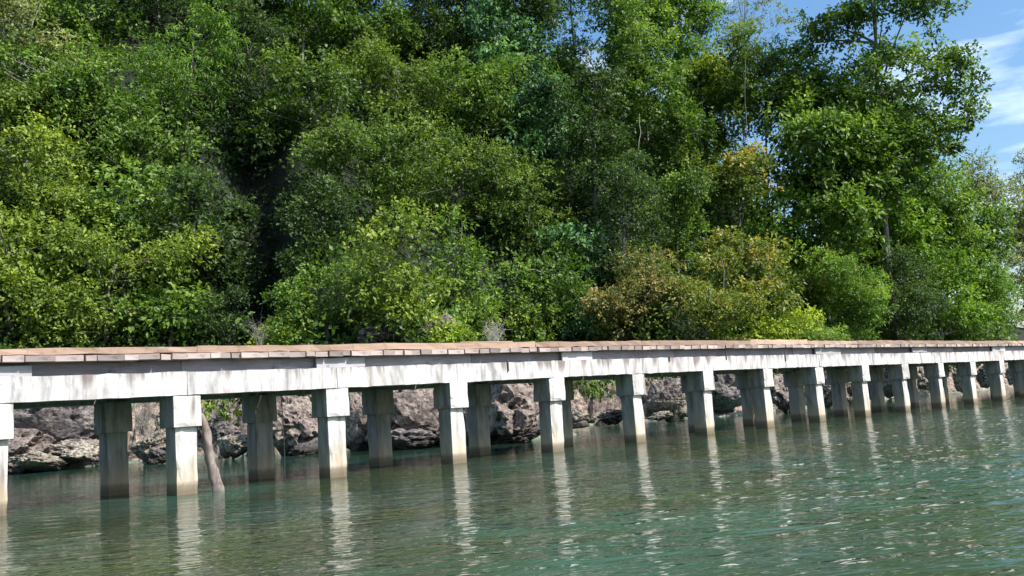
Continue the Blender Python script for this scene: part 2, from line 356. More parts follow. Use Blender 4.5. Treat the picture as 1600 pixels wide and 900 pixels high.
# ------------------------------------------------------------------ jetty
def roughen(bm, cz, scl, amp=.008):
    """cut a box into fine cells and wear its edges and faces"""
    bm.verts.ensure_lookup_table(); co = [v.co.copy() for v in bm.verts]
    lo = Vector([min(c[a] for c in co) for a in range(3)]); hi = Vector([max(c[a] for c in co) for a in range(3)])
    bm.clear(); n = (5, 5, cz); seed = random.random()*99; grid = {}
    def vert(i, j, k):
        if (i, j, k) not in grid:
            t = (i/n[0], j/n[1], k/n[2]); p = Vector([lo[a]+(hi[a]-lo[a])*t[a] for a in range(3)])
            ed = sum(1 for a, q in ((0, i), (1, j)) if q in (0, n[a])) + (1 if k in (0, n[2]) else 0)
            c = (lo+hi)/2; d = Vector((p.x-c.x, p.y-c.y, 0)).normalized() if ed else Vector((0, 0, 0))
            P0 = np.array([[p.x*scl[0]+seed, p.y*scl[1], p.z*scl[2]]])
            w = float(fbm(P0, 2, 7)[0])*amp; ch = max(0, float(vnoise(P0*1.7+9, 3)[0])-.25)*.045 if ed >= 2 else 0
            grid[(i, j, k)] = bm.verts.new(p+d*(w-(.009 if ed >= 2 else 0)-ch))
        return grid[(i, j, k)]
    for a in range(3):
        b_, c_ = (a+1) % 3, (a+2) % 3
        for side in (0, n[a]):
            for u in range(n[b_]):
                for v in range(n[c_]):
                    q = []
                    for du, dv in ((0, 0), (1, 0), (1, 1), (0, 1)):
                        ix = [0, 0, 0]; ix[a] = side; ix[b_] = u+du; ix[c_] = v+dv; q.append(vert(*ix))
                    bm.faces.new(q if side else q[::-1])
    return bm
S0, SP, CB, CC, CPX, CPY, RW, OFF = 7.01, 3.0, .395, .418, .503, .598, 2.2586, -.325
E_ = (CPY-CC)/2
def sag(x): return float(np.interp(x, [-10, 4, 9, 13, 18, 22, 27, 33, 40, 46, 60, 90], [-.02, -.03, -.015, .0, .03, .035, .025, .0, -.025, -.03, 0, 0]))
jet = empty('jetty', (0, 0, 0), 'long jetty of white concrete pillars and beams with a plank deck, standing in green water', 'jetty')
X0, X1 = -8.0, 88.0
NB = int((X1-S0)/SP)
def shaded_sides(me):
    """seaward face keeps its tone; the other faces are coloured darker as shade"""
    me.materials.append(M['pier'])  # darker concrete off the seaward face puts the shade into the colour
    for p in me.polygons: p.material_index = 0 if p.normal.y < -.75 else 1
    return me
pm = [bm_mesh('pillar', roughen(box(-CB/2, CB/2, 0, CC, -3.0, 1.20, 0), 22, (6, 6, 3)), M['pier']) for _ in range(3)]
pmf = [bm_mesh('pillar', roughen(box(-CB/2, CB/2, 0, CC, -3.0, 1.20, 0), 22, (6, 6, 3)), M['front']) for _ in range(5)]
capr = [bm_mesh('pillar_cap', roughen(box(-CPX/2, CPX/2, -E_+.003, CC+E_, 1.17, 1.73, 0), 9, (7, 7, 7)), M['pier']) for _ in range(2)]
capm = [bm_mesh('pillar_cap', roughen(box(-CPX/2, CPX/2, -E_+.003, CC+E_, 1.17, 1.73, 0), 9, (7, 7, 7)), M['front']) for _ in range(3)]
def tilt(o, k):
    rr = random.Random(k); o.rotation_euler = (rr.uniform(-.008, .008), rr.uniform(-.012, .012), rr.uniform(-.03, .03))
for k in range(-4, NB+1):
    x = S0+SP*k
    for row in (0, 1):
        xx = x+(OFF if row else 0)
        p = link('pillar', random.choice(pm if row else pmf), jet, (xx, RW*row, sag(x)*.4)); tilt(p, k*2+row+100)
        c = link('pillar_cap', random.choice(capr if row else capm), p, (0, 0, sag(x)*.6)); 
for me in pmf+capm: shaded_sides(me)
# beams: one piece per bay, following the sag, with a hair-line joint over each pillar
def beam_piece(x0, x1, y0, y1, z0, z1, mat, name, n=6, zj=0.0, yj=0.0, parent=jet, seed=0, twist=0.0):
    xs = np.linspace(x0, x1, n+1); rr = np.random.default_rng(seed)
    V = []
    for q, x in enumerate(xs):
        s = sag(x); a, b2, c2, d2 = rr.normal(0, zj, 4); e1, e2 = rr.normal(0, yj, 2)
        V += [(x, y0+e1, z0+s+a), (x, y1, z0+s+b2), (x, y1, z1+s+c2), (x, y0+e2, z1+s+d2)]
    Q = []
    for q in range(n):
        o = q*4
        for u in range(4): Q.append((o+u, o+(u+1) % 4, o+4+(u+1) % 4, o+4+u))
    Q.append((3, 2, 1, 0)); o = n*4; Q.append((o, o+1, o+2, o+3))
    V = np.array(V); V[:, 0] -= x0
    me = mesh_np(name, V, Q, mat)
    if name == 'beam': shaded_sides(me)
    o = link(name, me, parent, (x0, 0, 0)); return o
for k in range(-5, NB+1):
    xa, xb = S0+SP*k+.004, S0+SP*(k+1)-.004
    beam_piece(xa, xb, -E_, .22, 1.712, 2.105, M['white'], 'beam', 18, .005, .004, seed=k+10)
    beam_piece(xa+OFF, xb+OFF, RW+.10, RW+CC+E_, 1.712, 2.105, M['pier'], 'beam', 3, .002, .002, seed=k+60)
for k in range(-4, NB+1):                            # cross joists under the planks
    for f in (0, 1/3, 2/3):
        x = S0+SP*(k+f)-.03
        o = link('joist', bm_mesh('joist', box(0, .10, .26, RW+.08, 2.04, 2.165), M['fascia']), jet, (x, 0, sag(x)))
x = X0; k = 0
rr = random.Random(3)
while x < X1:                                        # fascia boards in the shade of the deck edge
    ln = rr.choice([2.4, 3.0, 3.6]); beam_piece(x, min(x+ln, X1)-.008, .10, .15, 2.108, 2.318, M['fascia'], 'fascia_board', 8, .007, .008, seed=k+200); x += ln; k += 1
x = X0; k = 0
while x < X1:
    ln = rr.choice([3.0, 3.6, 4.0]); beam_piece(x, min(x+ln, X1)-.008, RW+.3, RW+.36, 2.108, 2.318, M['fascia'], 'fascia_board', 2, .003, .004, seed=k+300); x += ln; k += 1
# planks: short and long ends as seen from the water
pl = []
for w in (.19, .24, .28, .31, .36, .44):
    for v in range(2):
        bm = box(0, w-.006, 0, 2.78, 2.325, 2.425, .005, .0, 0)
        for q in bm.verts:
            if q.co.y < .5: q.co.y += rr.uniform(-.008, .008)
            q.co.z += rr.uniform(-.004, .004)
        pl.append((w, bm_mesh('plank', bm, M['plank'])))
x = X0; k = 0
while x < X1 and k < 290:
    w, me = pl[rr.randrange(len(pl))]
    o = link('plank', me, jet, (x, -.125+rr.uniform(-.03, .022), sag(x)+rr.uniform(-.009, .006))); o.rotation_euler = (rr.uniform(-.003, .002), rr.uniform(-.012, .012), rr.uniform(-.001, .001)); x += w; k += 1
XP = x
# running boards along both edges
x = X0; k = 0
while x < XP:
    ln = rr.choice([3.2, 3.8, 4.4, 5.0]); z0 = 2.432; h = .120+rr.uniform(-.016, .012)
    bump_ = .02 if 21.5 < x < 25.5 else 0
    beam_piece(x, min(x+ln, XP)-.006, -.105+rr.uniform(-.006, .006), .10, z0, z0+h+bump_, M['kerb'], 'edge_board', 14, .007, .008, seed=k+400)
    x += ln; k += 1
x = X0; k = 0
while x < XP:
    ln = rr.choice([3.2, 3.8, 4.4]); beam_piece(x, min(x+ln, XP)-.006, 2.4, 2.6, 2.432, 2.55, M['kerb'], 'edge_board', 3, .004, .004, seed=k+500); x += ln; k += 1
# a loose board lying on the edge board
lb = beam_piece(13.2, 14.75, -.03, .09, 2.572, 2.592, M['kerb'], 'edge_board', 3, .002, .002, seed=7); lb['label'] = 'thin loose orange board lying on the edge'
# splice boards nailed over the fascia, their lower half in the sun
for (xa, xb, dz_) in ((2.9, 4.55, -.025), (9.62, 10.72, 0), (16.35, 17.4, .0), (28.0, 29.6, .01), (34.9, 36.1, .02), (42.4, 43.8, .01), (51, 52.3, 0), (60, 61.4, 0)):
    o = beam_piece(xa, xb, -.012, .035, 2.108+dz_, 2.300+dz_, M['splice'], 'splice_board', 3, .003, .003, seed=int(xa*10))
    o['label'] = 'short pale board nailed over the fascia'
# rusty iron straps and stains
for xs, zt, zb in ((14.47, 2.16, 1.90), (22.9, 2.22, 2.0), (26.0, 2.2, 1.92), (20.3, 2.13, 2.0)):
    o = beam_piece(xs, xs+.035, -.118, -.094, zb, zt, M['iron'], 'iron_strap', 2, .0, .002, seed=int(xs*7)); o['label'] = 'dark rusty iron strap over the beam'

# leaning log beside the first pillar
pts = [(7.36, .25, 1.38), (7.43, .18, 1.0), (7.49, .12, .55), (7.56, .07, .1), (7.66, .0, -.8)]
def logmesh(pts, r0, r1, seed, name, mat):
    pts = np.array(pts, float); t = np.linspace(0, 1, 18); n = len(pts); q = np.linspace(0, 1, n)
    t = np.linspace(0, 1, 60); P = np.stack([np.interp(t, q, pts[:, a]) for a in range(3)], 1); P[:, 0] += .02*np.sin(t*9)
    V, Q = tube(P, (r0+(r1-r0)*t)*(1+.10*vnoise(np.stack([t*14, t*0, t*0], 1), seed)), 18); V += .024*np.stack([fbm(V*[14, 14, 5], 3, seed+a) for a in range(3)], 1)
    return mesh_np(name, V, Q, mat, True)
props(link('log', logmesh(pts, .072, .10, 4, 'log', M['log'])), 'peeling grey log leaning against the pillar with water round its foot', 'log')
# white rope hanging beside a rear pillar
t = np.linspace(0, 1, 14); RP = np.stack([10.02+.03*np.sin(t*3), RW-.12+t*0, 1.73-t*2.0], 1)
V, Q = tube(RP, .011, 6); props(link('rope', mesh_np('rope', V, Q, M['rope'], True)), 'thin white rope hanging into the water beside a rear pillar', 'rope')

# ------------------------------------------------------------------ rocks
def rock_mesh(seed, mat, sub=5, jag=1.0):
    bm = bmesh.new(); bmesh.ops.create_icosphere(bm, subdivisions=sub, radius=1)
    V = np.array([v.co[:] for v in bm.verts]); F = np.array([[v.index for v in f.verts] for f in bm.faces]); bm.free()
    d = V/np.linalg.norm(V, axis=1)[:, None]
    r = 1+.30*fbm(d*1.3+seed*7, 2, seed)+.24*jag*ridge(d*2.6+seed*3, 4, seed+5)-.12*jag*np.clip(fbm(d*6+seed, 2, seed+9), 0, 1)*2
    r = r+.10*jag*ridge(d*7+seed, 3, seed+30)-.10*jag*np.clip(vnoise(d*11+seed, seed+40), .1, 1)
    # flat-ish facets
    for q in range(5):
        n = np.random.default_rng(seed*13+q).normal(size=3); n /= np.linalg.norm(n); h = .78
        k = (d*r[:, None])@n; r = np.where(k > h, r-(k-h)*.75/np.maximum(d@n, .3), r)
    return mesh_np('rock', d*r[:, None]*[1, .9, .82], F, mat)
RM = {c: [rock_mesh(s+ofs, M['rock_'+c], 5, j) for s in range(4)] for c, ofs, j in (('pink', 0, 1.25), ('grey', 20, 1.1), ('pale', 40, 1.0))}
def water_R(px, y):
    v = ray(px, y); return -CAM[2]/v[2]
def rock(px, yb, R, wpx, hpx, c, label, group=None, k=None, cat='rock'):
    """boulder whose foot stands at (px,yb) at distance R"""
    p = at(px, yb, R); w = wpx/FPX*R/2; h = hpx/FPX*R/2
    me = RM[c][random.randrange(4) if k is None else k]
    o = link('rock', me, None, (p[0], p[1], p[2]+h*.8)); o.scale = (w*.95, w*.95, h*1.05); o.rotation_euler = (random.uniform(-.2, .2), random.uniform(-.2, .2), random.uniform(0, 6.28))
    props(o, label, cat, group); return o
HR = [ # px, yfoot, R, w, h, colour, label
 (20, 735, 44, 95, 70, 'pink', 'streaky pinkish boulder at the far left of the shore, behind the end pillar'),
 (85, 712, 45, 130, 90, 'grey', 'big dark grey boulder with pale rims on the left shore'),
 (60, 735, 42, 70, 26, 'pale', 'low pale rock slab at the water under the big dark boulder'),
 (122, 684, 46, 60, 55, 'grey', 'dark grey boulder high on the left bank beside the first rear pillar'),
 (136, 722, 43, 66, 32, 'pale', 'knobbly pale yellowish boulder at the water left of the first rear pillar'),
 (235, 716, 42, 60, 40, 'pale', 'cream limestone slab between the first rear pillar and the first front pillar'),
 (248, 722, 40, 34, 22, 'grey', 'small dark broken rock at the water right of the first rear pillar'),
 (370, 712, 38, 44, 40, 'pale', 'whitish broken rock at the water just right of the leaning log'),
 (352, 690, 39, 40, 40, 'grey', 'grey rock behind the leaning log'),
 (460, 702, 37, 95, 90, 'pink', 'tall jagged pinkish boulder between second rear and second front pillar'),
 (490, 712, 36, 60, 30, 'grey', 'low dark rock at the foot of the tall jagged boulder'),
 (560, 700, 36, 60, 86, 'pink', 'jagged reddish rock face just right of the second front pillar'),
 (650, 696, 35, 110, 110, 'pink', 'large golden-pink rock face right of the third rear pillar'),
 (640, 702, 33.5, 90, 30, 'grey', 'dark pitted ledge at the foot of the golden-pink rock face'),
 (800, 690, 32.5, 120, 105, 'pink', 'tall pink pitted rock block right of the fourth rear pillar'),
 (812, 694, 31.5, 70, 26, 'grey', 'dark undercut rock at the foot of the tall pink block'),
 (738, 690, 33, 70, 90, 'pink', 'pink rock hidden partly behind the fourth rear pillar'),
 (900, 660, 45, 26, 20, 'pale', 'rounded pale stone in the dark cave mouth'),
 (920, 662, 44, 26, 14, 'pale', 'small whitish stone lying right of the rounded pale one'),
 (905, 668, 42, 34, 9, 'pink', 'flat brown stone awash below the cave mouth'),
 (958, 658, 47, 40, 22, 'grey', 'dark grey rock at the right side of the cave mouth'),
 (1040, 650, 44, 62, 62, 'pink', 'rounded pinkish boulder framed by roots between fifth and sixth front pillars'),
 (1032, 655, 43, 30, 12, 'pale', 'small pale rock at the water below the rounded pinkish boulder'),
 (1135, 640, 46, 60, 60, 'grey', 'dark rock with pale edges right of the sixth front pillar'),
 (1220, 636, 48, 44, 60, 'pink', 'rough pinkish rock right of the seventh front pillar'),
 (1300, 628, 54, 44, 56, 'pink', 'rough brown rock right of the eighth front pillar'),
 (1365, 620, 58, 30, 50, 'pink', 'brown rock between the ninth front pillar and its neighbour'),
 (1395, 618, 62, 40, 44, 'grey', 'grey rock behind the tenth front pillar'),
 (1455, 612, 66, 34, 44, 'pale', 'ochre rock with a dark foot right of the tenth front pillar'),
 (1505, 607, 72, 30, 30, 'pale', 'pale square rock between eleventh and twelfth front pillars'),
 (1545, 602, 76, 30, 34, 'pink', 'brown rock right of the twelfth front pillar'),
 (1590, 598, 80, 30, 30, 'pale', 'pale rock at the far right end of the shore'),
 (577, 532, 44, 42, 26, 'grey', 'grey rock above the deck edge among the shrubs'),
 (690, 520, 44, 60, 30, 'pink', 'weathered pinkish rock above the deck edge, half hidden by lime shrubs'),
]
for k, h in enumerate(HR): rock(*h, k=k % 4)
# lesser boulders filling the bank
sx = SHORE[3:21]; seg = np.hypot(*(np.diff(sx, axis=0).T)); cum = np.concatenate([[0], np.cumsum(seg)])
rr = random.Random(21)
for k in range(240):
    t = rr.uniform(0, cum[-1]); a = np.interp(t, cum, sx[:, 0]); b_ = np.interp(t, cum, sx[:, 1])
    q = min(np.searchsorted(cum, t), len(cum)-1); d = sx[q]-sx[q-1] if q > 0 else sx[1]-sx[0]; n = np.array([-d[1], d[0]])/np.hypot(*d)
    off = rr.choice([-.5, 0, .3, .8, 1.3, 1.8]); a, b_ = a+n[0]*off, b_+n[1]*off
    s = rr.choice([.22, .35, .5, .8])*rr.uniform(.8, 1.3)*(1 if off > 0 else .55); c = rr.choice(['pink', 'pink', 'grey', 'pale'])
    z = float(ground(a, b_)); o = link('rock', RM[c][rr.randrange(4)], None, (a, b_, z+s*.15)); o.scale = (s, s*rr.uniform(.7, 1.1), s*rr.uniform(.6, 1.0)); o.rotation_euler = (rr.uniform(-.4, .4), rr.uniform(-.4, .4), rr.uniform(0, 6.3))
    vv = np.array([a, b_, z])-CAM; pxr = 800+FPX*(vv@RT)/(vv@FW); bays = [273, 508, 702, 860, 991, 1098, 1200, 1275, 1350, 1415, 1475, 1527, 1570]
    nb = int(np.searchsorted(bays, pxr)); orde = ['first', 'second', 'third', 'fourth', 'fifth', 'sixth', 'seventh', 'eighth', 'ninth', 'tenth', 'eleventh', 'twelfth', 'thirteenth']
    where = 'left of the first full front pillar' if nb == 0 else f'between the {orde[nb-1]} and {orde[nb]} front pillars' if nb < 13 else 'beyond the thirteenth front pillar'
    size = 'small' if s < .33 else 'medium' if s < .6 else 'large'
    word = {'pink': 'pinkish', 'grey': 'dark grey', 'pale': 'pale cream'}[c]; pos = 'at the water' if off <= 0.3 else 'up on the bank'
    props(o, f'{size} {word} rock {pos}, seen {where}', 'rock', f'{size} {word} rocks {pos}, {where}')
exec_veg = True

# ------------------------------------------------------------------ vegetation
PAL = {
 'yellow': mat_leaf('leaf_yellow_green', (.022, .055, .009), (.135, .205, .024), (.31, .38, .055)),
 'green': mat_leaf('leaf_green', (.014, .038, .007), (.080, .160, .022), (.22, .33, .05)),
 'dark': mat_leaf('leaf_dark', (.007, .019, .006), (.034, .073, .016), (.10, .165, .036)),
 'olive': mat_leaf('leaf_olive', (.014, .034, .008), (.075, .138, .020), (.19, .27, .04)),
 'teal': mat_leaf('leaf_blue_green', (.014, .045, .020), (.060, .155, .052), (.17, .33, .12)),
 'bright': mat_leaf('leaf_bright', (.022, .070, .008), (.10, .205, .022), (.24, .37, .048)),
 'lime': mat_leaf('leaf_lime', (.05, .10, .010), (.20, .30, .022), (.42, .50, .05)),
 'gold': mat_leaf('leaf_gold', (.028, .06, .010), (.115, .165, .022), (.27, .28, .045), (.42, .32, .10)),
 'bronze': mat_leaf('leaf_bronze', (.026, .045, .012), (.10, .13, .028), (.25, .21, .06), (.46, .33, .18)),
 'haze': mat_leaf('leaf_grey_green', (.07, .09, .035), (.19, .22, .075), (.36, .40, .16)),
}
def leaves(cc, cr, n, L_, droop, rng, tone0, squash=.75, aspect=.58):
    """n leaves in sprays on a clump centre cc radius cr"""
    ns = max(2, n//6)
    d = rng.normal(size=(ns, 3)); d /= np.linalg.norm(d, axis=1)[:, None]
    d[:, 2] = np.where((d[:, 2] < -.25) & (rng.random(ns) < .7), -d[:, 2], d[:, 2])
    rad = cr*(.45+.55*rng.random(ns)**.45)*(1+.22*rng.normal(size=ns))
    base = cc+d*rad[:, None]*[1, 1, squash]
    k = rng.integers(0, ns, n); D = d[k]
    a = D*.75+rng.normal(size=(n, 3))*.6; a[:, 2] -= droop; a /= np.linalg.norm(a, axis=1)[:, None]
    p = base[k]+a*rng.random(n)[:, None]*L_*.5+rng.normal(size=(n, 3))*L_*.35
    u = D*.6+rng.normal(size=(n, 3))*.36+[.1, -.3, .6]
    bb = np.cross(u, a); bb /= np.linalg.norm(bb, axis=1)[:, None]+1e-9; nn = np.cross(a, bb)
    l = L_*(.65+.7*rng.random(n))[:, None]; w = l*aspect*.5
    mid = p+a*l*.45+nn*l*.07
    V = np.stack([p, mid+bb*w, p+a*l-[0, 0, 1]*l*droop*.25, mid-bb*w], 1)
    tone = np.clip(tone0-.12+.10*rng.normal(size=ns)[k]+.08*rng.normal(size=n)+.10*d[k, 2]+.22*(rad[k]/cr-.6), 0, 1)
    return V.reshape(-1, 3), tone
TOTAL = 0
def build_tree(name, label, cat, lobes, base, pal, L_=.2, droop=.3, dens=1.0, clump=.75, seed=0, trunk_r=.14, gap=0.0, group=None, bark='bark', aspect=.58, limbs=True, tmean=.5):
    """lobes: list of (centre, (rx,ry,rz)) in world space"""
    global TOTAL
    rng = np.random.default_rng(seed); base = np.array(base, float)
    t = empty(name, base, label, cat, group)
    Vs, Ts = [], []; ccs = []
    tocam = CAM-lobes[0][0]; tocam[2] = 0; tocam /= np.linalg.norm(tocam)
    for c, r in lobes:
        c = np.array(c, float); r = np.array(r, float); area = r[0]*r[2]+.5*r[0]*r[1]
        nc = max(2, int(area*3.0/clump**2*(1-gap)))
        d = rng.normal(size=(nc, 3)); d /= np.linalg.norm(d, axis=1)[:, None]
        f = (d@tocam < -.35) & (rng.random(nc) < .75); d[f] = d[f]-2*(d[f]@tocam)[:, None]*tocam
        d[:, 2] = np.where((d[:, 2] < -.5) & (rng.random(nc) < .6), -d[:, 2], d[:, 2])
        rr_ = (.42+.6*rng.random(nc)**.7)
        P = c+d*rr_[:, None]*r
        P += np.array(r)*.10*rng.normal(size=(nc, 3))
        ccs.append(P)
        for q in range(nc):
            cr = clump*rng.uniform(.45, 1.25)
            n = int(dens*cr*cr*185/(L_*L_/.04))
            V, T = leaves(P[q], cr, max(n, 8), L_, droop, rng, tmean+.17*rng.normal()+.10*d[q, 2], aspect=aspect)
            Vs.append(V); Ts.append(T)
    V = np.concatenate(Vs)-base; T = np.concatenate(Ts); TOTAL += len(T)
    Q = np.arange(len(V)).reshape(-1, 4)
    cn_ = 'crown' if cat == 'tree' else 'foliage'
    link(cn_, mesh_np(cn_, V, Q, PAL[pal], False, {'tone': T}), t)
    # trunk and limbs
    parts = []; ctr = np.mean([l[0] for l in lobes], 0); bz = base-[0, 0, .5]
    top = np.array([ctr[0], ctr[1], max(l[0][2]+l[1][2]*.5 for l in lobes)])
    tt = np.linspace(0, 1, 9)[:, None]; w = fbm(np.concatenate([tt*3, tt*0+seed, tt*0], 1), 2, seed)[:, None]*.06*np.linalg.norm(top-bz)
    sp = bz+(top-bz)*np.concatenate([tt**1.6, tt**1.6, tt], 1)+w*np.array([1, .6, 0])*np.sin(tt*math.pi)
    parts.append(tube(sp, trunk_r*(1-.8*tt[:, 0]), 7))
    if limbs:
        PP = np.concatenate(ccs); sel = rng.permutation(len(PP))[:min(len(PP), 26)]
        for q in sel:
            e = PP[q]; k0 = np.clip(np.searchsorted(sp[:, 2], e[2]-.35*abs(e[2]-bz[2])*rng.uniform(.4, 1)), 1, 7); s0 = sp[k0]
            u = np.linspace(0, 1, 5)[:, None]; pth = s0+(e-s0)*u+np.array([0, 0, 1])*np.sin(u*math.pi)*.12*np.linalg.norm(e-s0)*rng.uniform(-.6, 1)+rng.normal(size=(5, 3))*.05*u
            parts.append(tube(pth, trunk_r*.38*(1-.85*u[:, 0]), 4))
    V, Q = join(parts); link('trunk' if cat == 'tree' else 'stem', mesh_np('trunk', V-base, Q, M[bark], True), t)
    return t
def hillR(px, yb, lift=0.0, R0=None):
    """distance at which the sight line through (px,yb) meets the slope"""
    v = ray(px, yb); R = np.arange(30, 260, .5); P = CAM+v[None]*R[:, None]
    g_ = ground(P[:, 0], P[:, 1])+lift; k = np.nonzero((g_ >= P[:, 2]) & (shore_s(P[:, 0], P[:, 1]) > 1.2))[0]
    if len(k): return R[k[0]]
    k = np.nonzero(shore_s(P[:, 0], P[:, 1]) > (42 if yb < 180 else 10 if yb < 400 else 5))[0]; return R[k[0]]
def veg(px, yt, yb, w, pal, label, cat='tree', name=None, R=None, seed=0, **kw):
    if R is None: R = hillR(px, yb, .3)
    R += .25*w/FPX*R
    c = at(px, (yt+yb)/2, R); rz = abs(at(px, yt, R)[2]-at(px, yb, R)[2])/2; rx = w/2/FPX*R*1.2
    b_ = at(px, yb, R); gz = float(ground(b_[0], b_[1])); base = (b_[0], b_[1], gz)
    lobes = [(c, (rx*.85, rx*.8, rz*.85))]
    rng = np.random.default_rng(seed+77)
    lobes[0] = (c, (rx*.72, rx*.72, rz*.85))
    for q in range(7):        # side lobes for an uneven outline
        a = rng.uniform(0, 6.28); f = rng.uniform(.22, .5); e = rng.uniform(.5, .95)
        lobes.append((c+np.array([math.cos(a)*rx*e, math.sin(a)*rx*e*.7, rng.uniform(-.8, .85)*rz]), (rx*f, rx*f, rz*f*rng.uniform(.6, 1.2))))
    kw.setdefault('clump', max(.42, min(1.15, rx*rng.uniform(.26, .42)))); kw.setdefault('L_', rng.uniform(.175, .29)*max(1, R/60)); kw.setdefault('trunk_r', .05 if cat == 'shrub' else .15)
    return build_tree(name or ('tree' if cat == 'tree' else 'shrub'), label, cat, lobes, base, pal, seed=seed, **kw)

